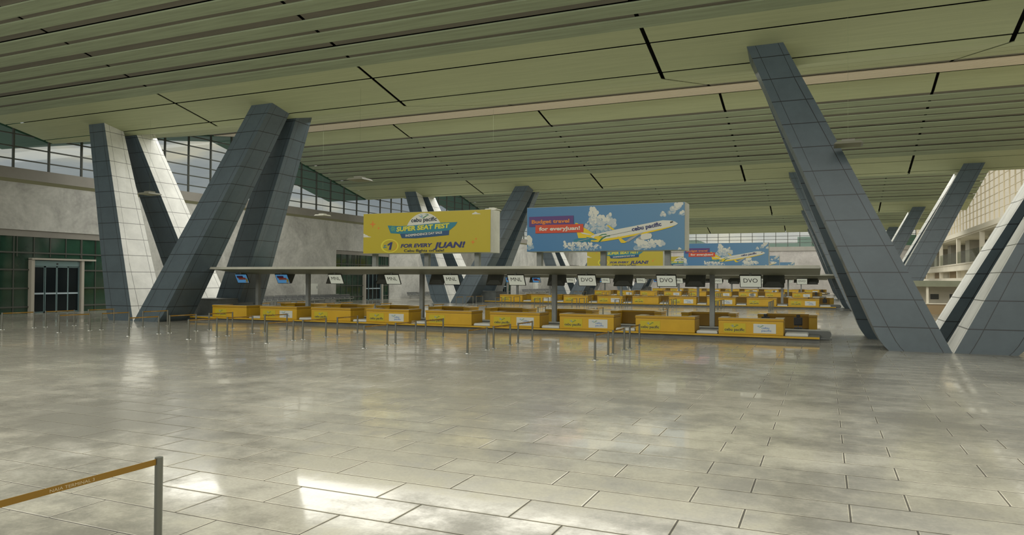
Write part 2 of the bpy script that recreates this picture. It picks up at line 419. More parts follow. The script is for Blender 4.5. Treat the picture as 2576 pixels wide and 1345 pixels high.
def ceiling():
    pan, slat, rec, void, cove = MB(), MB(), MB(), MB(), MB()
    xs = [XL] + SEAMS + [XR]
    spans = [(a + (.11 if i else 0), b - (.11 if i < len(xs) - 2 else 0)) for i, (a, b) in enumerate(zip(xs[:-1], xs[1:]))]
    def strip(mb, y0, y1, th=.04, off=0., sp=spans):
        for a, b in sp:
            z0, z1 = zc0(y0) + off, zc0(y1) + off
            mb.hexa([(a, y0, z0), (b, y0, z0), (b, y1, z1), (a, y1, z1), (a, y0, z0 + th), (b, y0, z0 + th), (b, y1, z1 + th), (a, y1, z1 + th)])
    for yv in YV:
        def zc0(y):
            d = y - yv
            if d <= 0: return 14.37 - .222 * d
            if d <= 15.7: return 14.37 + .2312 * d
            return 18.0 + (d - 15.7) * 1.298 / 8.1
        g = .085; full = [(XL, XR)]
        # descending side
        strip(pan, yv - 22.08, yv - 18.85)
        ys = yv - 5.3
        y = ys
        for k in range(5):
            strip(slat, y - .88, y, .08, 0., full); strip(rec, y - .88 - .36, y - .88, .03, .08)
            strip(slat, y - .88 - .36 - .88, y - .88 - .36, .08, 0., full); strip(rec, y - 2.71, y - 2.12 - (.09 if k in (0, 2) else 0), .03, .09)
            y -= 2.71
        strip(pan, ys, yv - 3.82 - g); strip(pan, yv - 3.82 + g, yv - .70 - g); strip(pan, yv - .70 + g, yv)
        # rising side
        e = 7.0
        strip(pan, yv, yv + 4.9 - g); strip(pan, yv + 4.9 + g, yv + 9.9 - g); strip(pan, yv + 9.9 + g, yv + 15.7)
        strip(rec, yv + 15.7, yv + 23.75, .03, .10)  # brown strip painted as shade, also backs the cove ribs
        n = 8
        for i in range(n):
            w = 6.2 / n; y0 = yv + 17.5 + i * w
            strip(cove, y0 + .05, y0 + w - .05, .06, 0., full)
        # light tight dark void above everything
        prof = [(yv - 22.2, zc0(yv - 22.2) + .75), (yv, 15.15), (yv + 15.7, 18.75), (yv + 23.8, zc0(yv + 23.8) + .75)]
        for (y0, z0), (y1, z1) in zip(prof[:-1], prof[1:]):
            void.hexa([(XL, y0, z0), (XR, y0, z0), (XR, y1, z1), (XL, y1, z1), (XL, y0, z0 + .1), (XR, y0, z0 + .1), (XR, y1, z1 + .1), (XL, y1, z1 + .1)])
    c = pan.build('ceiling', 'ceil_panel'); tag(c, kind='structure')
    slat.build('slat', 'ceil_slat', c); rec.build('recess', 'ceil_recess_shade', c)
    void.build('roof_void', 'joint_black', c); cove.build('cove', 'cove', c)
    return c
ceiling()

# roof overhang outside the side walls
def overhang(name, x0, x1):
    mb = MB()
    for yv in YV:
        for y0, y1 in ((yv - 22.2, yv), (yv, yv + 15.7), (yv + 15.7, yv + 23.8)):
            z0 = zc(y0 + 1e-4); z1 = zc(y1 - 1e-4)
            mb.hexa([(x0, y0, z0), (x1, y0, z0), (x1, y1, z1), (x0, y1, z1), (x0, y0, z0 + .8), (x1, y0, z0 + .8), (x1, y1, z1 + .8), (x0, y1, z1 + .8)])
    tag(mb.build(name, 'soffit_green'), kind='structure')
overhang('trim_1', -67.2, XL - .45)

# ------------------------------------------------------------------ floor
fl = MB(); fl.box(-64, 30, -14, 206, -.3, 0)
tag(fl.build('floor', 'floor'), kind='structure')

# ------------------------------------------------------------------ left wall
PORT = [(33.6, 46.0), (79.4, 92.3), (125.5, 138.3), (171.5, 184.2)]
def left_wall():
    mb = MB(); y = -14
    for a, b in PORT:
        mb.box(XL - .6, XL, y, a, 0, 10.75); mb.box(XL - .6, XL, a, b, 6.88, 10.75); y = b
    mb.box(XL - .6, XL, y, YB, 0, 10.75)
    w = mb.build('wall_left', 'concrete'); tag(w, kind='structure')
    t = MB(); t.box(XL - .6, XL + .28, -14, YB, 10.98, 11.88)
    t2 = MB(); t2.hexa([(XL - .6, -14, 10.72), (XL, -14, 10.72), (XL, YB, 10.72), (XL - .6, YB, 10.72), (XL - .6, -14, 10.98), (XL + .26, -14, 10.98), (XL + .26, YB, 10.98), (XL - .6, YB, 10.98)])
    o = t.build('trim_3', 'wall_trim'); tag(o, kind='structure'); t2.build('underside', 'trim_olive', o)
left_wall()

def side_glazing(name, x, ys, dy, matg, matm, zbase, y0, y1, wv=.13, wh=.05):
    root = MB()
    # mullions
    y = ys
    while y > y0: y -= dy
    ml = MB()
    while y < y1:
        if y > y0: ml.box(x - .08, x + .10, y - wv / 2, y + wv / 2, zbase, zc(y) + .35)
        y += dy
    z = 12.63
    while z < 19.2:
        for yv in YV:
            a = yv - (z - 14.37) / .222 if z > 14.37 else yv - 22.2 * 0 - 0
            # spans where the ceiling is above z (ridge side)
            if z <= 14.37:
                lo, hi = yv - 22.2, yv + 23.8
                spans = [(lo, hi)]
            else:
                d1 = (z - 14.37) / .222
                d2 = (z - 14.37) / .2312 if z <= 18 else 15.7 + (z - 18.) / (1.298 / 8.1)
                spans = []
                if d1 < 22.2: spans.append((yv - 22.2, yv - d1))
                if d2 < 23.8: spans.append((yv + d2, yv + 23.8))
            for a, b in spans:
                a = max(a, y0); b = min(b, y1)
                if b > a: ml.box(x - .05, x + .08, a, b, z - wh, z + wh)
        z += 1.03
    g = MB()
    pts = []
    y = y0; brk = sorted([y0, y1] + [v for yv in YV for v in (yv - 22.2, yv, yv + 15.7) if y0 < v < y1])
    for a, b in zip(brk[:-1], brk[1:]):
        za, zb = zc(a + 1e-4) + .3, zc(b - 1e-4) + .3
        g.add([(x - .02, a, zbase), (x - .02, b, zbase), (x - .02, b, zb), (x - .02, a, za)], [(0, 1, 2, 3)])
    f = ml.build(name, matm); tag(f, kind='structure')
    g.build('glass', matg, f)
side_glazing('window_1', XL - .22, 37.35, 2.927, 'glass', 'mullion', 11.85, -14, YB)
side_glazing('window_2', XR + .2, 37.35, 2.927, 'glass_milky', 'mullion_pale', 11.1, -14, YB, .05, .022)

def portal(i, y0, y1, yd):
    """green glazed entrance with an automatic sliding door; yd = door opening start"""
    mb = MB(); zs = [.55, 2.08, 3.62, 5.03]
    ydd = yd + 4.63
    n = max(3, int(round((yd - y0) / 1.25)))
    ys = [y0 + .05 + (yd - y0) * k / n for k in range(n)] + [ydd + (y1 - .05 - ydd) * k / 2 for k in range(3)]
    for y in ys: mb.box(XL - .3, XL - .12, y - .035, y + .035, 0, 6.4)
    for y in [y0 + (y1 - y0) * k / 9 for k in range(10)]: mb.box(XL - .3, XL - .12, y - .03, y + .03, 4.7, 6.4)
    for z in zs:
        for a, b in ((y0, yd), (ydd, y1)) if z < 4.6 else ((y0, y1),): mb.box(XL - .3, XL - .10, a, b, z - .06, z + .06)
    w = mb.build('window_%d' % (i + 3), 'mullion'); tag(w, kind='structure')
    g = MB(); g.box(XL - .24, XL - .2, y0, yd, 0, 6.4); g.box(XL - .24, XL - .2, ydd, y1, 0, 6.4); g.box(XL - .24, XL - .2, yd, ydd, 4.5, 6.4)
    g.build('glass', 'glass_green', w)
    t = MB(); t.box(XL - .6, XL - .1, y0, y1, 6.35, 6.88); tag(t.build('trim_%d' % (i + 10), 'wall_trim'), kind='structure')
    # door
    f = MB()
    f.box(XL - .4, XL + .22, yd, yd + .27, 0, 4.5); f.box(XL - .4, XL + .22, ydd - .25, ydd, 0, 4.5)
    f.box(XL - .4, XL + .30, yd, ydd + 1.05, 4.45, 4.60)
    d = f.build('door_%d' % (i + 1), 'portal_frame'); tag(d, kind='structure')
    a, b = yd + .30, ydd - .27
    h = MB(); h.box(XL - .22, XL - .02, a, b, 3.95, 4.40); h.box(XL - .22, XL - .02, a, a + .08, 0, 4.0); h.box(XL - .22, XL - .02, b - .08, b, 0, 4.0)
    h = h.build('header', 'door_steel', d)
    sn = MB(); sn.box(XL - .02, XL + .03, (a + b) / 2 - .06, (a + b) / 2 + .06, 4.08, 4.2); sn.build('sensor', 'black_frame', h)
    wl = (b - a) / 4
    for k in range(4):
        p0 = a + k * wl; p1 = p0 + wl
        lf = MB(); xo = XL - .18 if k in (0, 3) else XL - .12
        for q in (p0 + .02, p1 - .07): lf.box(xo, xo + .06, q, q + .055, .02, 3.93)
        lf.box(xo, xo + .06, p0 + .02, p1 - .02, 3.84, 3.93); lf.box(xo, xo + .06, p0 + .02, p1 - .02, .02, .1)
        lo = lf.build('sliding_leaf', 'door_steel', d)
        gg = MB(); gg.box(xo + .02, xo + .04, p0 + .05, p1 - .05, .1, 3.85); gg.build('pane', 'door_glass', lo)
        rl = MB(); rl.box(xo + .05, xo + .09, p0 + .05, p1 - .05, 1.56, 1.70); rl.build('push_bar', 'door_rail', lo)
    bk = MB(); bk.box(XL - .62, XL - .6, y0 - .1, y1 + .1, 0, 6.9); bk.build('backing', 'joint_black', d)
for i, ((a, b), yd) in enumerate(zip(PORT, (38.70, 85.75, 131.8, 177.6))): portal(i, a, b, yd)

# ------------------------------------------------------------------ back wall
bw = MB(); bw.box(XL - .6, 27, YB, YB + .6, 0, 11.0); tag(bw.build('wall_back', 'concrete_back'), kind='structure')
t = MB(); t.box(XL - .2, 26, YB - .25, YB + .6, 11.0, 12.1); tag(t.build('trim_4', 'wall_trim'), kind='structure')
ml = MB(); k = 0
x = -32.75 - 2.97 * 9
while x < 26:
    ml.box(x - .08, x + .08, YB + .1, YB + .25, 12.1, 21); x += 2.97
for z in (13.15, 14.05, 14.95, 15.98, 17.0): ml.box(XL, 26, YB + .1, YB + .22, z - .06, z + .06)
bwin = ml.build('window_7', 'mullion'); tag(bwin, kind='structure')
g = MB(); g.add([(XL, YB + .3, 12.1), (26, YB + .3, 12.1), (26, YB + .3, 21), (XL, YB + .3, 21)], [(0, 1, 2, 3)]); g.build('glass', 'glass', bwin)
o = MB(); o.box(XL - 7, 27, YB + 1.2, YB + 8, 11.2, 13.1); o.box(-6.6, 27, YB + 1.3, YB + 8, 13.1, 14.75)
o.hexa([(-46, YB + 1.3, 13.1), (-29.8, YB + 1.3, 13.1), (-29.8, YB + 8, 13.1), (-46, YB + 8, 13.1), (-46, YB + 1.3, 14.35), (-32.5, YB + 1.3, 14.35), (-32.5, YB + 8, 14.35), (-46, YB + 8, 14.35)])
tag(o.build('trim_5', 'soffit_green'), kind='structure')

# ------------------------------------------------------------------ right wall: open galleries under a glazed top
def right_wall():
    mb = MB()
    mb.box(XR, XR + .5, -14, YB, 0, 3.69)
    mb.box(XR, XR + 5.6, -14, YB, 4.95, 6.1)         # upper slab
    mb.box(XR + .5, XR + 5.6, -14, YB, 3.5, 3.7)
    mb.box(XR, XR + 5.6, -14, YB, 10.35, 10.6)
    mb.box(XR + 5.6, XR + 6., -14, YB, 3.5, 10.6)
    y = 2.3
    while y < YB:
        mb.box(XR + .05, XR + .6, y - .4, y + .4, 3.7, 10.4); y += 20.
    w = mb.build('wall_right', 'cream_wall'); tag(w, kind='structure')
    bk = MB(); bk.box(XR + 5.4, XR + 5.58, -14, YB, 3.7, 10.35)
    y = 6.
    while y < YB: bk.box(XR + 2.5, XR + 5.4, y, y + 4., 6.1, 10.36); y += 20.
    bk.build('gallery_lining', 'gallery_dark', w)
    br = MB(); y = 12.
    while y < YB: br.box(XR + 1.3, XR + 1.6, y, y + 7., 3.7, 4.95); y += 20.
    br.build('shopfront', 'brown_front', w)
    sw = MB(); sw.box(XR + 1.62, XR + 1.8, -14, YB, 3.7, 4.95); sw.build('shop_wall', 'cream_wall', w)
    t = MB(); t.box(XR - .25, XR + .6, -14, YB, 10.55, 11.25); t.box(XR - .12, XR + .5, -14, YB, 5.9, 6.12); t.box(XR - .12, XR + .5, -14, YB, 4.9, 5.05)
    tag(t.build('trim_6', 'mullion_pale'), kind='structure')
    b = MB(); b.add([(XR + .1, -14, 6.1), (XR + .1, YB, 6.1), (XR + .1, YB, 8.1), (XR + .1, -14, 8.1)], [(0, 1, 2, 3)])
    b.build('balustrade', 'balustrade', w)
right_wall()

# ------------------------------------------------------------------ slanted columns
def leg_mesh(name, bx0, bx1, by0, by1, tx0, tx1, ty0, ty1, ay, flip):
    """8-corner tapering leg from the floor up to the ceiling plane, local to the cluster origin"""
    def top(x, y):
        return zc(y + ay) + .02
    v = []; uv = {}
    lev = [0., .45, .95, 1.0]
    zt = [top(0, ty0), top(0, ty1)]
    H = 14.9
    rings = []
    for z, cut in ((0., 1.), (.18, .5), (.42, .15), (.75, 0.), (None, 0.)):
        ring = []
        for (bx, tx, side) in ((bx0, tx0, 0), (bx1, tx1, 1)):
            for (by, ty, zz) in ((by0, ty0, zt[0]), (by1, ty1, zt[1])):
                z_ = zz if z is None else z
                f = z_ / zz
                x = bx + (tx - bx) * f
                if (side == 0) != flip: x += (.2 * cut) * (1 if not flip else -1)   # rounded foot on the outer edge
                y = by + (ty - by) * f
                ring.append((x, y, z_))
        # order: (x0,y0),(x0,y1),(x1,y0),(x1,y1) -> ccw
        rings.append([ring[0], ring[2], ring[3], ring[1]])
    vs = [p for r in rings for p in r]
    me = bpy.data.meshes.new(name); fs = []; fu = []
    for k in range(len(rings) - 1):
        for j in range(4):
            a, b = k * 4 + j, k * 4 + (j + 1) % 4
            fs.append((a, b, b + 4, a + 4))
            fu.append([(0, vs[a][2]), (1, vs[b][2]), (1, vs[b + 4][2]), (0, vs[a + 4][2])])
    n = (len(rings) - 1) * 4
    fs.append((3, 2, 1, 0)); fu.append([(.5, .5)] * 4)
    fs.append((n, n + 1, n + 2, n + 3)); fu.append([(.5, .5)] * 4)
    me.from_pydata(vs, [], fs)
    ul = me.uv_layers.new(name='UVMap')
    for p, q in zip(me.polygons, fu):
        for li, w in zip(p.loop_indices, q): ul.data[li].uv = w
    me.materials.append(M['column']); me.materials.append(M['column_lit'])
    inner = 3 if flip else 1          # the face towards the opening of the V has light painted into its colour
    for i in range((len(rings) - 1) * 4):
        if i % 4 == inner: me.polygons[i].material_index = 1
    me.update()
    return me

def v_column(ax, ay, rear, label):
    root = empty('slanted_column', (ax, ay, 0)); tag(root, label, 'column', 'slanted V columns under the roof')
    if not rear:
        a = leg_mesh('leg', -2.62, -.03, 0, 2.67, -8.6, -6.86, 2.72, 4.4, ay, False)
        b = leg_mesh('leg', .03, 2.5, 0, 2.67, 7.83, 9.67, 2.72, 4.4, ay, True)
    else:
        a = leg_mesh('leg', -3.1, -.03, 6.75, 9.4, -8.45, -6.4, 5.2, 6.9, ay, False)
        b = leg_mesh('leg', .03, 2.5, 6.75, 9.4, 7.75, 9.6, 5.2, 6.9, ay, True)
    link('leg', a, root); link('leg', b, root)
for k in range(4):
    for nm, ax in (('left', -44.0), ('right', 4.97)):
        for rear in (0, 1):
            v_column(ax, 35.35 + 46 * k, rear, 'grey panelled V column, %s of its pair, at the %s end of the %s check-in island' % ('rear' if rear else 'front', nm, ISL[k]))

# ------------------------------------------------------------------ check-in islands
CX = [-39.5 + 4.3125 * i for i in range(9)]      # left edges of the front counters
CW = 3.12
WHITE = {1, 3, 5, 6, 8}

def counter_proto(white):
    """front faces -Y, origin at left front bottom corner"""
    root = empty('check_in_counter')
    b = MB(); h = .69; d = 1.5; t = .42
    b.box(0, CW, 0, .3, 0, h); b.box(0, t, .3, d, 0, h); b.box(CW - t, CW, .3, d, 0, h)
    bevel(b.build('body', 'yellow', root), .03, 2)
    i = MB(); i.box(t + .005, CW - t - .005, .305, .33, .02, h - .01); i.build('inner_panel', 'counter_inside_shade', root)
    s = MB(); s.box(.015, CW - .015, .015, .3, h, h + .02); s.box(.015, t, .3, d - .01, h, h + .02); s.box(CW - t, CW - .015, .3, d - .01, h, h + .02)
    s.build('shadow_gap', 'counter_inside_shade', root)
    c = MB(); z0, z1 = h + .02, .83
    c.box(-.01, CW + .01, -.012, .31, z0, z1); c.box(-.01, t + .01, .31, d, z0, z1); c.box(CW - t - .01, CW + .01, .31, d, z0, z1)
    cap = c.build('countertop', 'yellow_cap', root)
    tp = MB(); tp.box(0, CW, 0, .30, z1, z1 + .012); tp.box(0, t, .30, d - .01, z1, z1 + .012); tp.box(CW - t, CW, .30, d - .01, z1, z1 + .012)
    tp.build('lit_top', 'cap_top', cap)
    # signs
    def sign(x0, mat, two):
        w, z0, z1 = 1.07, .10, .57
        q = MB(); q.box(x0, x0 + w, -.012, 0, z0, z1); o = q.build('sign', mat, root)
        art = Art(lambda u, v, l: (x0 + u, -.012 - l, z0 + v))
        if not two:
            bird(art, 'emblem', .33, .245, .40, .003)
            art.text('lettering', 'ink_navy', 'cebu pacific', .045, .085, .97, .20, .003, bold=.02)
        else:
            bird(art, 'emblem', .16, .27, .34, .003)
            art.text('lettering', 'ink_blue', 'cebu', .39, .225, .36, .145, .003, bold=.012)
            art.text('lettering', 'ink_blue', 'pacific', .39, .09, .47, .145, .003, bold=.012)
        art.build(o)
        return o
    sign(.26, 'sign_yellow', False)
    if white: sign(1.70, 'sign_white', True)
    return root
P0, P1 = counter_proto(False), counter_proto(True)
used = set()
def place(proto, loc, rz=0):
    o = proto if proto.name not in used else copy_tree(proto)
    used.add(proto.name)
    o.location = loc; o.rotation_euler = (0, 0, rz); return o

PT = .29   # top of the island plinth
# prototypes that repeat
def scale_proto():
    root = empty('baggage_scale')
    a = MB(); a.box(0, 1.06, 0, 1.25, 0, .10); bevel(a.build('base', 'belt_grey', root), .015)
    b = MB(); b.box(.03, 1.03, .03, 1.22, .10, .135); bevel(b.build('weighing_plate', 'scale_plate', root), .01)
    return root
def monitor_proto(kind):
    """hanging monitor; origin at the top centre of the stem, screen faces -Y and tilts down"""
    root = empty('hanging_monitor')
    s = MB(); s.box(-.06, .06, -.09, .01, -.20, .03); s.build('stem', 'post_grey', root)
    W, Hh, ty = .56, .66, .36      # half width, height, tilt offset
    def P(u, v, l):                # u along x, v up from the bottom, l out of the screen
        n = (0, -.878, -.479)
        f = v / Hh
        return (u, -.10 + ty * (1 - f) + n[1] * l, -.16 - Hh * (1 - f) + n[2] * l)
    def slab(u0, u1, v0, v1, l0, l1, mat, name, par):
        m = MB(); m.hexa([P(u0, v0, l0), P(u1, v0, l0), P(u1, v0, l1), P(u0, v0, l1), P(u0, v1, l0), P(u1, v1, l0), P(u1, v1, l1), P(u0, v1, l1)])
        return m.build(name, mat, par)
    h = slab(-W, W, 0, Hh, -.06, 0, 'black_frame', 'frame', root)
    m = MB(); q = [P(-W + .01, .01, -.062), P(W - .01, .01, -.062), P(W - .01, Hh - .01, -.062), P(-W + .01, Hh - .01, -.062), P(-W + .26, .24, -.17), P(W - .26, .24, -.17), P(W - .26, Hh - .04, -.12), P(-W + .26, Hh - .04, -.12)]
    m.hexa(q); m.build('rear_housing', 'dark_housing', root)
    sc = slab(-W + .035, W - .035, .035, Hh - .035, 0, .006, 'screen_blue' if kind == 'ad' else 'screen_white', 'screen', root)
    art = Art(lambda u, v, l: P(u - W, v, l))
    if kind == 'ad':
        art.poly('picture', 'ink_purple', [(.14, .38), (.72, .38), (.72, .54), (.14, .54)], .010)
        art.poly('picture', 'ink_red', [(.24, .26), (.92, .26), (.92, .41), (.24, .41)], .012)
        art.poly('picture', 'ink_yellow', [(.90, .18), (1.05, .12), (1.06, .30), (.96, .38)], .010)
        art.disc('picture', 'ink_white', .88, .12, .08, .010); art.disc('picture', 'ink_white', .99, .09, .07, .010)
        art.text('lettering', 'ink_white', 'for everyJuan!', .30, .295, .56, .09, .014, bold=.01)
    else:
        art.text('lettering', 'ink_dark', kind, .20, .27, .72, .32, .010, bold=.0)
    art.build(sc)
    return root
def chair_proto():
    root = empty('office_chair')
    b = MB(); b.box(-.24, .24, -.05, .02, .62, 1.10); bevel(b.build('backrest', 'chair_black', root), .05, 3)
    e = MB(); e.box(-.255, .255, -.02, .04, .60, 1.11); bevel(e.build('back_shell', 'chair_edge', root), .05, 3)
    h = MB(); h.box(-.11, .11, -.05, .03, 1.12, 1.28); bevel(h.build('headrest', 'chair_black', root), .02)
    r = MB(); r.box(-.03, .03, .02, .05, .40, 1.14); r.build('spine', 'chair_edge', root)
    s = MB(); s.box(-.25, .25, 0, .48, .40, .47); bevel(s.build('seat', 'chair_black', root), .03)
    c = MB(); c.cyl(0, .24, .08, .40, .03, 10); c.build('gas_lift', 'chair_edge', root)
    f = MB()
    for k in range(5):
        t = k * 2 * math.pi / 5; f.rod((0, .24, .09), (.26 * math.cos(t), .24 + .26 * math.sin(t), .045), .022)
        f.cyl(.26 * math.cos(t), .24 + .26 * math.sin(t), 0, .05, .03, 8)
    f.build('star_base', 'chair_black', root)
    return root
SC = scale_proto(); CH = chair_proto()
MON = {k: monitor_proto(k) for k in ('ad', 'MNL', 'DVO')}
MX = [-39.79, -36.03, -31.38, -26.81, -22.39, -17.89, -13.37, -8.72, -4.22]
MK = ['ad', 'ad', 'MNL', 'MNL', 'MNL', 'MNL', 'DVO', 'DVO', 'DVO']
PX = [-38.5, -33.9, -24.5, -15.16, -5.78]

def billboard_proto(kind):
    """origin at front left bottom of the cabinet"""
    root = empty('billboard'); Wd, H, D = 9.55, 2.70, 1.35
    c = MB(); c.box(0, Wd, 0, D, 0, H); c.build('cabinet', 'fascia', root)
    po = MB(); po.box(.02, Wd - .02, -.03, 0, .02, H - .02)
    p = po.build('poster', 'poster_sky' if kind == 'blue' else 'sign_yellow', root)
    base = lambda u, v, l: (u, -.03 - l, v)
    if kind == 'yellow':
        def W(x, y):
            t = (x - 108) / 2292.; yb = 985 - 20 * t; yt = 270 - 90 * t
            return (t * Wd, (yb - y) / (yb - yt) * H)
        def P(pts): return [W(*q) for q in pts]
        a = Art(base)
        cu, cv = W(1247, 480); r = 1.44
        a.poly('sun_disc', 'ink_white', [(cu + r * math.cos(t), 1.18 + r * math.sin(t)) for t in [math.radians(q) for q in range(10, 171, 8)]], .006)
        bird(a, 'emblem', W(1148, 0)[0], W(1240, 358)[1], .80, .012)
        a.text('lettering', 'ink_navy', 'cebu pacific', W(1015, 0)[0], W(1015, 418)[1], 1.93, .37, .012, rot=.03, bold=.03)
        a.poly('ribbon', 'ink_teal', P([(578, 478), (800, 488), (1000, 478), (1250, 455), (1500, 428), (1840, 413), (1800, 480), (1700, 565), (1300, 600), (1000, 622), (800, 626), (635, 616)]), .018)
        a.poly('ribbon', 'ink_royal', P([(808, 622), (1100, 618), (1400, 595), (1698, 560), (1690, 650), (1400, 680), (1100, 708), (845, 706)]), .015)
        a.text('lettering', 'ink_lemon', 'SUPER SEAT FEST', W(745, 0)[0], W(745, 585)[1], 4.0, .40, .026, rot=.042, bold=.045, shear=.12)
        a.text('lettering', 'ink_white', 'INDEPENDENCE DAY SALE', W(915, 0)[0], W(915, 680)[1], 2.75, .20, .026, rot=.062, bold=.03)
        for k in range(8):
            t = k * math.pi / 4; u, v = W(680, 535)
            a.poly('firework', 'ink_lime', [(u + .05 * math.cos(t - .3), v + .05 * math.sin(t - .3)), (u + .19 * math.cos(t - .07), v + .19 * math.sin(t - .07)), (u + .19 * math.cos(t + .07), v + .19 * math.sin(t + .07)), (u + .05 * math.cos(t + .3), v + .05 * math.sin(t + .3))], .024)
        u, v = W(618, 850)
        a.disc('coin', 'ink_lemon', u, .50, .70, .006, 36, .46); a.disc('coin', 'ink_orange', u + .03, .50, .55, .010, 36, .385); a.disc('coin', 'sign_yellow', u - .01, .50, .55, .014, 36, .38)
        a.poly('lettering', 'ink_indigo', P([(578, 818), (640, 778), (676, 776), (645, 916), (602, 918), (626, 826), (586, 846)]), .022)
        a.text('lettering', 'ink_teal', 'P', W(517, 0)[0], .44, .17, .19, .022, bold=.02)
        a.poly('lettering', 'ink_teal', P([(497, 868), (565, 864), (565, 878), (497, 882)]), .022)
        a.text('lettering', 'ink_indigo', 'FOR EVERY', W(822, 0)[0], W(822, 876)[1], 2.42, .32, .012, rot=.012, shear=.22, bold=.045)
        a.text('lettering', 'ink_indigo', 'JUAN!', W(1418, 0)[0], W(1418, 884)[1], 2.33, .50, .012, rot=.012, shear=.22, bold=.045)
        a.text('lettering', 'ink_navy', 'Cebu flights on sale!', W(885, 0)[0], .085, 3.02, .235, .012, bold=.025)
        def star(x, y, r):
            u, v = W(x, y); pts = []
            for k in range(16):
                t = k * math.pi / 8; rr = r * (1., .46, .30, .46)[k % 4]
                pts.append((u + rr * math.cos(t), v + rr * math.sin(t)))
            a.poly('star', 'ink_orange', pts, .008)
        star(293, 455, .26); star(405, 525, .12); star(2105, 778, .17); star(2157, 720, .10)
        for x, y, s in ((2150, 272, 1.), (175, 690, 1.15)):
            u, v = W(x, y)
            a.poly('cloud', 'ink_white', [(u - .26 * s, v), (u - .24 * s, v + .07), (u - .12 * s, v + .10), (u - .04 * s, v + .17 * s), (u + .08 * s, v + .12), (u + .14 * s, v + .06), (u + .26 * s, v + .05), (u + .36 * s, v)] if x > 500 else
                   [(0.03, v), (.03, v + .24), (.12, v + .24), (.2, v + .17), (.32, v + .15), (.42, v + .07), (.64, v + .02), (.66, v)], .008)
        a.build(p)
    else:
        def W(x, y):
            t = (x - 90) / 2330.; yb = 832 - 17 * t; yt = 183 - 85 * t
            return (t * Wd, (yb - y) / (yb - yt) * H)
        def P(pts): return [W(*q) for q in pts]
        a = Art(base); k = 9.55 / 2330
        rnd = random.Random(3)
        lift = [.004]
        def puff(x, y, r, m='ink_white'):
            lift[0] += .0001
            u, v = W(x, y); rr = r * k
            if u - rr < .03 or u + rr > Wd - .03: rr = max(.05, min(u - .03, Wd - .03 - u))
            if v - rr < .03: v = rr + .03
            if v + rr > H - .03: v = H - .03 - rr
            a.disc('cloud#%d' % ((0 if x < 400 else 1 if x < 1255 and y > 600 else 2 if y < 600 and x < 1500 else 3 if y > 600 else 4)), m, u, v, rr, lift[0], 18)
        M.setdefault('cloud_soft', plain('printed_cloud_soft', (.27, .40, .51), .5)); M.setdefault('cloud_mid', plain('printed_cloud', (.50, .55, .56), .5))
        def inside(x, y, pg):
            c_ = False
            for i in range(len(pg)):
                (x1, y1), (x2, y2) = pg[i], pg[i - 1]
                if (y1 > y) != (y2 > y) and x < (x2 - x1) * (y - y1) / (y2 - y1) + x1: c_ = not c_
            return c_
        CLOUDS = [([(985, 520), (990, 460), (1000, 400), (1050, 350), (1100, 330), (1050, 270), (1055, 230), (1090, 180), (1140, 185), (1165, 240), (1200, 290), (1290, 320), (1350, 300), (1390, 345), (1440, 370), (1460, 410), (1440, 470), (1380, 500), (1250, 540), (1100, 560)], 190),
                  ([(645, 700), (680, 685), (740, 700), (790, 700), (830, 690), (900, 690), (1100, 700), (1220, 740), (1240, 790), (1150, 805), (800, 805), (680, 800), (650, 750)], 120),
                  ([(1700, 800), (1740, 750), (1700, 690), (1780, 650), (1850, 670), (1950, 660), (2060, 670), (2110, 680), (2150, 700), (2130, 735), (2000, 750), (1900, 765), (1930, 800), (1850, 812)], 110),
                  ([(95, 600), (120, 600), (165, 650), (175, 690), (210, 760), (160, 800), (95, 760)], 45), ([(2200, 270), (2230, 200), (2280, 150), (2310, 110), (2400, 110), (2350, 170), (2300, 210), (2260, 260)], 60),
                  ([(2070, 290), (2110, 240), (2140, 250), (2150, 300), (2110, 310)], 22), ([(2290, 800), (2340, 785), (2400, 795), (2400, 812), (2290, 812)], 16), ([(2340, 260), (2410, 230), (2410, 285), (2350, 285)], 20), ([(1340, 280), (1370, 258), (1390, 290), (1380, 330), (1350, 330)], 14)]
        for ci, (pg, npf) in enumerate(CLOUDS):
            xs_ = [p_[0] for p_ in pg]; ys_ = [p_[1] for p_ in pg]; h_ = max(ys_) - min(ys_) + 1; got = []
            while len(got) < npf:
                x = rnd.uniform(min(xs_), max(xs_)); y = rnd.uniform(min(ys_), max(ys_))
                if inside(x, y, pg): got.append((x, y))
            got.sort(key=lambda q_: -q_[1])
            for x, y in got:
                t_ = (y - min(ys_)) / h_ + rnd.uniform(-.22, .22)
                lift[0] += .00001
                u, v = W(x, y); rr = rnd.uniform(.04, .13) * (1 if h_ > 150 else .7)
                if rr < u < Wd - rr and rr < v < H - rr:
                    a.disc('cloud#%d' % ci, 'ink_white' if t_ < .42 else 'cloud_mid' if t_ < .8 else 'cloud_soft', u, v, rr, lift[0], 12)
        # airliner
        A = 'airliner'
        a.poly(A, 'ink_yellow', P([(1318, 440), (1345, 442), (1440, 505), (1398, 512)]), .020)
        a.poly(A, 'ink_yellow', P([(850, 405), (885, 412), (985, 478), (1185, 600), (1100, 660), (900, 640), (878, 560)]), .020)
        a.poly(A, 'ink_teal', P([(826, 656), (900, 632), (1010, 630), (1200, 640), (1190, 690), (830, 686)]), .022)
        a.poly(A, 'ink_white', P([(1080, 606), (1150, 574), (1400, 516), (1700, 458), (2050, 384), (2120, 371), (2230, 374), (2285, 390), (2328, 420), (2300, 442), (2240, 470), (2100, 512), (1850, 570), (1480, 642), (1300, 672), (1190, 688), (1150, 650)]), .024)
        a.poly(A, 'ink_yellow', P([(1190, 690), (1300, 640), (1480, 618), (1850, 548), (2100, 494), (2290, 446), (2240, 472), (2100, 514), (1850, 574), (1480, 648), (1300, 678)]), .027)
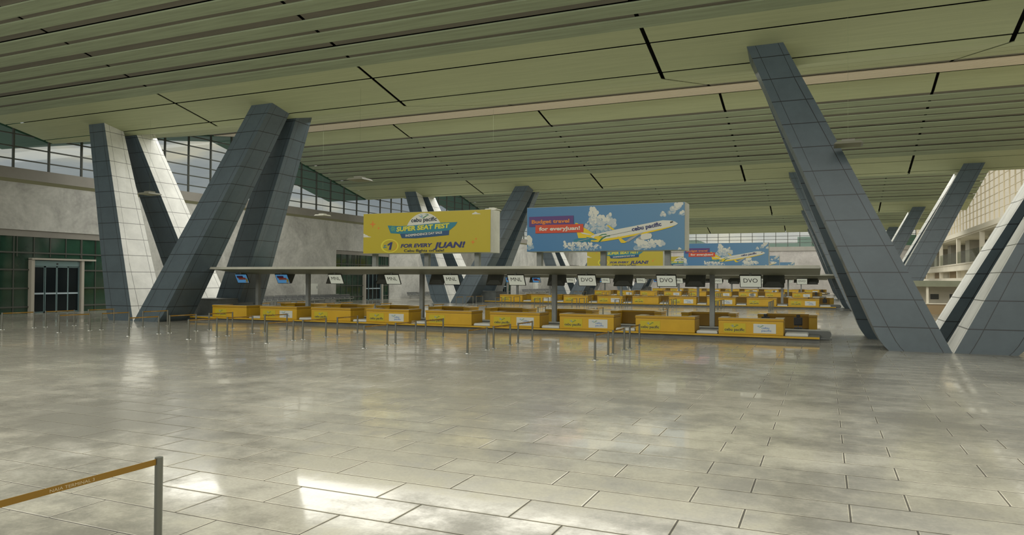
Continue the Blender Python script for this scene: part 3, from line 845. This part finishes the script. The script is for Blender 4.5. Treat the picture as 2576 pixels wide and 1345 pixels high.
        a.poly(A, 'ink_yellow', P([(1150, 605), (1230, 600), (1300, 625), (1190, 690), (1080, 680)]), .028)
        a.poly(A, 'ink_teal', P([(1015, 615), (1150, 640), (1190, 655), (1130, 665), (1040, 650)]), .029)
        a.poly(A, 'ink_white', P([(930, 545), (1000, 555), (1110, 580), (1040, 582), (960, 568)]), .030)
        a.poly(A, 'ink_grey', P([(880, 676), (1060, 636), (1070, 640), (900, 682)]), .031)
        a.poly(A, 'ink_green', P([(1200, 602), (1250, 575), (1310, 568), (1330, 582), (1270, 585), (1215, 604)]), .031)
        a.poly(A, 'ink_green', P([(1200, 688), (1240, 635), (1300, 600), (1365, 588), (1375, 605), (1320, 610), (1270, 640), (1225, 688)]), .031)
        a.poly(A, 'ink_grey', P([(1815, 556), (1850, 548), (1770, 600), (1640, 688), (1585, 690), (1660, 630)]), .033)
        a.poly(A, 'ink_yellow', P([(1475, 612), (1500, 610), (1575, 668), (1618, 690), (1580, 706), (1530, 704)]), .034)
        a.poly(A, 'ink_white', P([(1820, 580), (1900, 562), (1960, 566), (1972, 600), (1955, 640), (1880, 658), (1820, 650), (1808, 615)]), .036)
        a.poly(A, 'ink_grey', P([(1770, 628), (1820, 600), (1835, 655), (1790, 650)]), .035)
        for i in range(26):
            x = 1232 + i * 17.6; y = 616 - i * 3.62
            a.poly(A, 'ink_dark', P([(x, y), (x + 8, y - 1.5), (x + 8, y + 7), (x, y + 8.5)]), .036)
        a.poly(A, 'ink_dark', P([(2220, 395), (2255, 385), (2264, 400), (2222, 415)]), .036)
        a.text('lettering', 'ink_indigo', 'cebu pacific', W(1688, 0)[0], W(1688, 532)[1], 1.72, .32, .038, rot=.16, bold=.035)
        a.poly('caption_box', 'ink_purple', P([(130, 320), (825, 298), (825, 440), (130, 466)]), .040)
        a.poly('caption_box', 'ink_red', P([(232, 440), (975, 422), (975, 545), (232, 562)]), .044)
        a.text('lettering', 'ink_orange', 'Budget travel', W(172, 0)[0], W(172, 417)[1], 2.42, .30, .050, bold=.035, rot=.004)
        a.text('lettering', 'ink_white', 'for everyJuan!', W(290, 0)[0], W(290, 522)[1], 2.60, .30, .050, bold=.035, rot=.004)
        a.build(p)
    for x in ((.50, 4.6, 8.3) if kind == 'yellow' else (.58, 4.65, 8.45)):
        q = MB(); q.box(x - .16, x + .16, .55, .85, -1.14, 0); q.build('post', 'post_grey', root)
    return root
BB = {'yellow': billboard_proto('yellow'), 'blue': billboard_proto('blue')}

for r, (ox, oy) in enumerate(ROWS):
    isl = ISL[r]
    # plinth
    root = empty('island_plinth', (ox - 23, oy + 41.4, 0)); tag(root, 'long low grey plinth with yellow edge under the %s check-in island' % isl, 'plinth', 'check-in island plinths')
    b = MB(); x0, x1 = -18.6, 22.76
    b.box(x0, x1, -3.38, -1.38, 0, PT); b.box(x0, x1, 1.38, 3.38, 0, PT); b.box(x0, x1, -1.38, 1.38, 0, .08)
    b.build('base', 'plinth_grey', root)
    for s in (-1, 1):
        e = MB(); e.box(x0, x1, s * 3.45 - .07, s * 3.45 + .07, PT - .09, PT); e.build('edge_trim', 'yellow', root)
    # conveyors
    for s in (-1,):
        c = empty('baggage_conveyor', (ox, oy + 41.4 + s * .75, 0)); tag(c, 'long grey baggage conveyor behind the front counters of the %s check-in island' % isl, 'conveyor', 'baggage conveyors')
        m = MB(); n = 10; prof = []
        xr = .30; rr = .18; zc_ = .285
        pts = [(-40.95, zc_ - rr)] + [(xr - rr + rr * math.cos(t), zc_ + rr * math.sin(t)) for t in [math.radians(q) for q in range(-90, 91, 18)]] + [(-40.95, zc_ + rr)]
        nv = len(pts); hw = .52
        m.add([(x, -hw, z) for x, z in pts] + [(x, hw, z) for x, z in pts],
              [(i, (i + 1) % nv, nv + (i + 1) % nv, nv + i) for i in range(nv)] + [tuple(range(nv))[::-1], tuple(range(nv, 2 * nv))])
        m.build('belt', 'belt_grey', c, smooth=True)
        for q in (-1, 1):
            g_ = MB(); g_.add([(x, q * (hw + .002), z) for x, z in pts] + [(x, q * (hw + .04), z) for x, z in pts],
                  [(i, (i + 1) % nv, nv + (i + 1) % nv, nv + i) for i in range(nv)] + [tuple(range(nv))[::-1], tuple(range(nv, 2 * nv))])
            g_.build('side_rail', 'belt_side', c)
        for xx in (-40, -30, -20, -10, -.6):
            lg = MB(); lg.box(xx - .1, xx + .1, -.3, .3, .08, .11); lg.build('foot', 'belt_side', c)
    # hood at the left end
    h = empty('conveyor_hood', (ox - 42.3, oy + 40.9, 0)); tag(h, 'dark grey box hood over the left end of the %s check-in island' % isl, 'conveyor hood', 'conveyor hoods')
    hd = MB(); hd.prism_x([(-1.0, 0), (1.0, 0), (1.0, 1.42), (-.9, 1.44), (-1.0, 1.40)], -1.4, .68)
    hd.prism_x([(-1.0, PT), (1.0, PT), (1.0, 1.42), (-.9, 1.44), (-1.0, 1.40)], .68, 1.36)
    hd.prism_x([(1.0, PT), (2.6, PT), (2.6, 1.22), (2.5, 1.36), (1.0, 1.42)], 1.28, 1.36)
    hd.build('casing', 'grey_block', h)
    lid = MB(); lid.box(-1.45, 1.40, -1.05, 1.0, 1.43, 1.49); bevel(lid.build('lid', 'belt_side', h), .02)
    # canopy
    cn = empty('island_canopy', (ox, oy + 41.4, 0)); tag(cn, 'long pale concrete canopy on posts over the %s check-in island' % isl, 'canopy', 'check-in island canopies')
    m = MB(); m.prism_x([(-3.4, 3.64), (0, 3.32), (3.4, 3.64), (3.4, 3.77), (-3.4, 3.77)], -39.8, -.24); m.build('slab', 'canopy', cn)
    for sy in (-1, 1):
        fa = MB(); fa.box(-39.82, -.22, sy * 3.43 - .035, sy * 3.43 + .035, 3.63, 3.785); fa.build('fascia', 'fascia', cn)
    for x in PX:
        q = MB(); q.box(x - .13, x + .13, -.13, .13, .08, 3.40); q.build('post', 'post_grey', cn)
    # counters
    for i, x in enumerate(CX):
        wtxt = 'with yellow and white signs' if i in WHITE else 'with one yellow sign'
        o = place(P1 if i in WHITE else P0, (ox + x, oy + 38.03, PT))
        tag(o, 'yellow check-in counter %s, %s from left on front of %s island' % (wtxt, ORD[i], isl), 'counter', 'front check-in counters')
        o = place(P1 if i in WHITE else P0, (ox + x + CW + 1.48, oy + 44.77, PT), math.pi)
        tag(o, 'yellow check-in counter facing away, %s from left on rear of %s island' % (ORD[i], isl), 'counter', 'rear check-in counters')
        o = place(SC, (ox + x + CW + .06, oy + 38.2, PT))
        tag(o, 'pale flat baggage scale right of the %s front counter, %s check-in island' % (ORD[i], isl), 'scale', 'baggage scales')
    # monitors
    for i, (x, k) in enumerate(zip(MX, MK)):
        d = 'blue advert' if k == 'ad' else k
        o = place(MON[k], (ox + x + .56, oy + 40.45, 3.47))
        tag(o, 'hanging screen showing %s, %s from left along front of the %s canopy' % (d, ORD[i], isl), 'screen', 'front hanging screens')
        o = place(MON[k], (ox - 2.6 - 4.24 * (8 - i), oy + 42.35, 3.47), math.pi)
        tag(o, 'dark back of hanging screen, %s from left along rear of the %s canopy' % (ORD[i], isl), 'screen', 'rear hanging screens')
    for i, (x, y) in enumerate(((-3.02, 42.2), (-1.34, 42.2))):
        o = place(CH, (ox + x, oy + y, .08)); o.scale = (.86, .86, .86)
        tag(o, 'black office chair, %s of two behind the rightmost counters of the %s island' % (('left', 'right')[i], isl), 'chair', 'black office chairs')
    o = place(BB['yellow'], (ox - 28.72, oy + 40.72, 4.71)); tag(o, 'yellow seat sale billboard on top of the %s check-in canopy' % isl, 'billboard', 'yellow billboards')
    o = place(BB['blue'], (ox - 16.72, oy + 40.72, 4.71)); tag(o, 'blue airliner billboard on top of the %s check-in canopy' % isl, 'billboard', 'blue billboards')

# ------------------------------------------------------------------ queue stanchions
def stanchion_proto(kind, L=1.8):
    root = empty('queue_stanchion')
    p = MB(); p.cyl(0, 0, .02, .97, .043, 14); p.build('post', 'steel', root, smooth=True)
    b = MB(); b.cyl(0, 0, 0, .022, .14, 20, r2=.125); b.build('base', 'steel_base', root, smooth=True)
    if kind:
        t = MB(); t.box(-.003, .003, .04, L - .04, .895, .957)
        bt = t.build('belt', 'gold_belt', root)
        if kind == 2:
            a = Art(lambda u, v, l: (.003 + l, u, v))
            a.text('lettering', 'belt_ink', 'NAIA TERMINAL 3', .57, .908, .46, .042, .001)
            a.build(bt)
    return root
ST = {0: stanchion_proto(0), 1: stanchion_proto(1), 2: stanchion_proto(2)}
PAIR = ['front', 'middle', 'back']
def lane_group(xs, pairs, where, kind, group):
    for li, x in enumerate(xs):
        for pi, (a, b) in enumerate(pairs):
            for e, y in ((0, a), (1, b)):
                o = place(ST[kind if e == 0 else 0], (x, y, 0))
                tag(o, '%s post of %s belt, %s queue lane from left, %s' % (('near steel', 'far steel')[e], PAIR[pi], ORD[li], where), 'barrier', group)
LX = [-43.07, -38.2, -32.8, -28.65, -23.72, -18.33, -13.3, -7.93]
lane_group(LX, ((26.1, 27.9), (28.6, 30.4), (31.35, 33.15)), 'before nearest island', 2, 'queue posts before the nearest island')
RX = [-43.0, -38.3, -34.2, -29.1, -25.1, -20.0, -15.35, -10.5]
lane_group(RX, ((45.85, 47.65), (48.45, 50.25), (51.0, 52.55)), 'behind nearest island', 1, 'queue posts behind the nearest island')
L2 = [-39.7, -34.6, -29.8, -25.4, -20.55, -15.4, -10.2, -5.05]
lane_group(L2, ((74.9, 76.6), (77.5, 79.3), (80.2, 82.)), 'before second island', 1, 'queue posts before the second island')
L3 = [-40.5, -35.4, -30.6, -26.2, -21.4, -16.2, -11., -5.9]
lane_group(L3, ((120.6, 122.4), (123.3, 125.1), (126., 127.8)), 'before third island', 1, 'queue posts before the third island')
L4 = [-39.5, -34.4, -29.6, -25.2, -20.4, -15.2, -10.4, -5.2]
lane_group(L4, ((166.3, 168.1), (169., 170.8), (171.7, 173.5)), 'before farthest island', 1, 'queue posts before the farthest island')
o = place(ST[2], (-6.785, 4.0, 0)); o.scale.z = 1.042; tag(o, 'steel queue post holding the lettered gold belt at the bottom left corner', 'barrier')
o = place(ST[0], (-6.785, 5.8, 0)); o.scale.z = 1.042; tag(o, 'large steel queue post in the left foreground, right end of the lettered belt', 'barrier')

# ------------------------------------------------------------------ waiting benches along the left wall
def bench_proto(n=4, w=.98):
    """seats face +X, row runs along +Y; origin at floor, start of row"""
    root = empty('seat_bench'); L = n * w
    b = MB(); b.box(-.05, .05, .05, L - .05, .36, .43); b.build('beam', 'bench_light', root)
    for y in (.45, L - .45):
        f = MB(); f.box(-.04, .04, y - .04, y + .04, .03, .37); f.box(-.32, .34, y - .035, y + .035, 0, .035); f.build('leg', 'bench_light', root)
    for k in range(n):
        y0, y1 = k * w + .04, (k + 1) * w - .04
        s = MB(); s.hexa([(-.26, y0, .43), (.30, y0, .45), (.30, y1, .45), (-.26, y1, .43), (-.26, y0, .48), (.30, y0, .51), (.30, y1, .51), (-.26, y1, .48)])
        bevel(s.build('seat', 'bench_light', root), .02)
        q = MB(); q.hexa([(-.30, y0, .50), (-.24, y0, .50), (-.24, y1, .50), (-.30, y1, .50), (-.44, y0, .98), (-.38, y0, .98), (-.38, y1, .98), (-.44, y1, .98)])
        bk = q.build('backrest', 'bench_grey', root); bevel(bk, .02)
        t = MB(); t.box(-.45, -.37, y0, y1, .975, 1.01); t.build('top_rail', 'bench_light', bk)
    for k in range(n + 1):
        y = k * w
        a = MB(); a.rod((-.3, y, .68), (.24, y, .68), .02); a.rod((.24, y, .68), (.24, y, .45), .02); a.rod((-.3, y, .68), (-.3, y, .45), .02); a.build('armrest', 'bench_light', root)
    return root
BN = bench_proto()
cnt = 0
for seg, (y0, nb, between) in enumerate(((49.5, 7, 'first and second entrance'), (95.0, 7, 'second and third entrance'), (141., 7, 'third and fourth entrance'))):
    for row, x in enumerate((-56.7, -58.9)):
        for k in range(nb):
            o = place(BN, (x, y0 + k * 4.1 + row * .6, 0))
            tag(o, 'grey four-seat bench, %s from near end of %s row, between %s' % (ORD[k], ('outer', 'wall-side')[row], between), 'bench', 'waiting benches along the left wall')

# ------------------------------------------------------------------ white cabinets on the left wall
def cabinet_proto():
    root = empty('wall_cabinet')
    b = MB(); b.box(0, .55, 0, 1.9, 0, 2.37); bevel(b.build('body', 'white_cab', root), .02)
    for z0, z1 in ((.08, 1.45), (1.49, 2.31)):
        d = MB(); d.box(.55, .58, .04, 1.86, z0, z1); dd = d.build('door', 'white_cab', root)
        h = MB(); h.box(.58, .62, 1.66, 1.70, (z0 + z1) / 2 - .16, (z0 + z1) / 2 + .16); h.build('handle', 'chair_edge', dd)
    return root
CB = cabinet_proto()
for i, (y, t) in enumerate(((47.5, 'just past the first entrance'), (73., 'before the second entrance'), (104.9, 'past the second entrance'), (119., 'before the third entrance'), (150.6, 'past the third entrance'))):
    o = place(CB, (XL + .02, y, 0)); tag(o, 'white two-door cabinet against the left wall %s' % t, 'cabinet', 'white wall cabinets')

# ------------------------------------------------------------------ pendant lamps
def lamp_proto():
    root = empty('pendant_lamp')
    a = MB(); a.hexa([(-.6, -.6, -.07), (.6, -.6, -.07), (.6, .6, -.07), (-.6, .6, -.07), (-.5, -.5, .05), (.5, -.5, .05), (.5, .5, .05), (-.5, .5, .05)]); a.build('shade', 'lamp_body', root)
    b = MB(); b.box(-.27, .27, -.27, .27, .05, .17); b.build('gear_box', 'lamp_body', root)
    d = MB(); d.box(-.52, .52, -.52, .52, -.085, -.07); d.build('diffuser', 'trim_olive', root)
    return root
LP = lamp_proto()
for x, y, lab in ((.98, 36.0, 'beside the front right V column'), (-26.83, 37.6, 'high over the middle of the nearest island'), (-46.1, 38.27, 'between the left V column legs'),
                  (-27.2, 58.2, 'just above the right end of the yellow billboard'), (-45.4, 57.5, 'before the left wall, right of the left V column')):
    o = place(LP, (x, y, 9.26)); tag(o, 'pale square pendant lamp %s' % lab, 'lamp', 'pendant lamps')
    c = MB(); c.cyl(0, 0, .17, zc(y) - 9.26 + .02, .004, 6); c.build('cable', 'ceil_slat', o)

# ------------------------------------------------------------------ service kiosk behind the right column
kr = empty('service_kiosk', (5.2, 77., 0)); tag(kr, 'cream service kiosk with brown counter front seen through the right V column', 'kiosk')
m = MB(); m.box(0, 15., 0, 3.0, 2.58, 3.12); m.build('roof_slab', 'canopy', kr)
m = MB(); m.box(0, 15., .1, .5, 0, .94); m.build('counter_front', 'brown_front', kr)
m = MB(); m.box(-.05, 15., 0, .65, .94, 1.03); m.build('counter_ledge', 'cream_wall', kr)
m = MB(); m.box(0, 15., 2.6, 2.8, 0, 2.58); wl = m.build('back_wall', 'cream_wall', kr)
for x in (.9, 2.4, 4.1, 5.7, 8.2, 10.6):
    q = MB(); q.box(x, x + (.7 if x < 5 else 1.5), 2.56, 2.6, 1.35, 1.85); q.build('window_slot', 'dark_slot', wl)
for x in (.1, 3.6, 7.2, 11., 14.8):
    m = MB(); m.box(x - .1, x + .1, .3, .5, 1.03, 2.58); m.build('upright', 'cream_wall', kr)

# ------------------------------------------------------------------ world, fill lights, camera
w = bpy.data.worlds.new('sky'); S.world = w; w.use_nodes = True
nt = w.node_tree; N = nt.nodes; L = nt.links
bg = N['Background']
tc = N.new('ShaderNodeTexCoord')
sx = N.new('ShaderNodeSeparateXYZ'); L.new(tc.outputs['Generated'], sx.inputs[0])
mp = N.new('ShaderNodeMapping'); mp.inputs['Scale'].default_value = (1.3, 1.3, 4.5); L.new(tc.outputs['Generated'], mp.inputs['Vector'])
n1 = N.new('ShaderNodeTexNoise'); n1.inputs['Scale'].default_value = 3.2; n1.inputs['Detail'].default_value = 6; n1.inputs['Roughness'].default_value = .55; n1.inputs['Distortion'].default_value = .3
L.new(mp.outputs['Vector'], n1.inputs['Vector'])
cr = N.new('ShaderNodeValToRGB'); e = cr.color_ramp.elements
e[0].position = .34; e[0].color = (.26, .29, .31, 1)
e[1].position = .72; e[1].color = (.78, .70, .49, 1)
q = cr.color_ramp.elements.new(.52); q.color = (.36, .385, .385, 1)
L.new(n1.outputs['Fac'], cr.inputs[0])
warm = N.new('ShaderNodeMapRange'); warm.inputs['From Min'].default_value = -.25; warm.inputs['From Max'].default_value = .45
L.new(sx.outputs['X'], warm.inputs['Value'])
mx = N.new('ShaderNodeMix'); mx.data_type = 'RGBA'; L.new(warm.outputs['Result'], mx.inputs['Factor'])
L.new(cr.outputs[0], mx.inputs['A']); mx.inputs['B'].default_value = (.92, .84, .66, 1)
L.new(mx.outputs['Result'], bg.inputs['Color']); bg.inputs['Strength'].default_value = .9

def area(name, loc, sx_, sy_, power, col=(1, .95, .86), rot=(0, 0, 0)):
    l = bpy.data.lights.new(name, 'AREA'); l.shape = 'RECTANGLE'; l.size = sx_; l.size_y = sy_; l.energy = power; l.color = col
    o = bpy.data.objects.new(name, l); COL.objects.link(o); o.location = loc; o.rotation_euler = rot
    return o
FILL_W = 9000.
for k, yv in enumerate(YV):
    # broad added fill lights without fixtures hugging the rising side of each roof bay
    y0, y1 = yv + 1.5, yv + 23.
    z0, z1 = zc(y0) - .35, zc(y1) - .35
    area('ceiling_fill', (-20, (y0 + y1) / 2, (z0 + z1) / 2), 76, math.hypot(y1 - y0, z1 - z0), 12000., (1, .985, .93), (math.atan2(z1 - z0, y1 - y0), 0, 0))

cam = bpy.data.cameras.new('camera'); co = bpy.data.objects.new('camera', cam); COL.objects.link(co)
f_px, pitch, roll, yaw = 1809.94215, .0170629719, .00537530271, .410261236
cam.sensor_width = 36.; cam.lens = f_px / 2576 * 36.; cam.clip_start = .05; cam.clip_end = 1500
c, s = math.cos(yaw), math.sin(yaw)
fw = Vector((-s * math.cos(pitch), c * math.cos(pitch), math.sin(pitch))); rt = Vector((c, s, 0)); up = rt.cross(fw)
r2 = rt * math.cos(roll) + up * math.sin(roll); u2 = -rt * math.sin(roll) + up * math.cos(roll)
co.matrix_world = Matrix(((r2.x, u2.x, -fw.x, 0), (r2.y, u2.y, -fw.y, 0), (r2.z, u2.z, -fw.z, 3.0), (0, 0, 0, 1)))
S.camera = co
vs = S.view_settings; vs.view_transform = 'Standard'; vs.look = 'None'; vs.exposure = 0.; vs.gamma = 1.; vs.use_curve_mapping = False
S.cycles.max_bounces = 8; S.cycles.diffuse_bounces = 4; S.cycles.glossy_bounces = 4; S.cycles.transparent_max_bounces = 12
S.cycles.sample_clamp_indirect = 8.
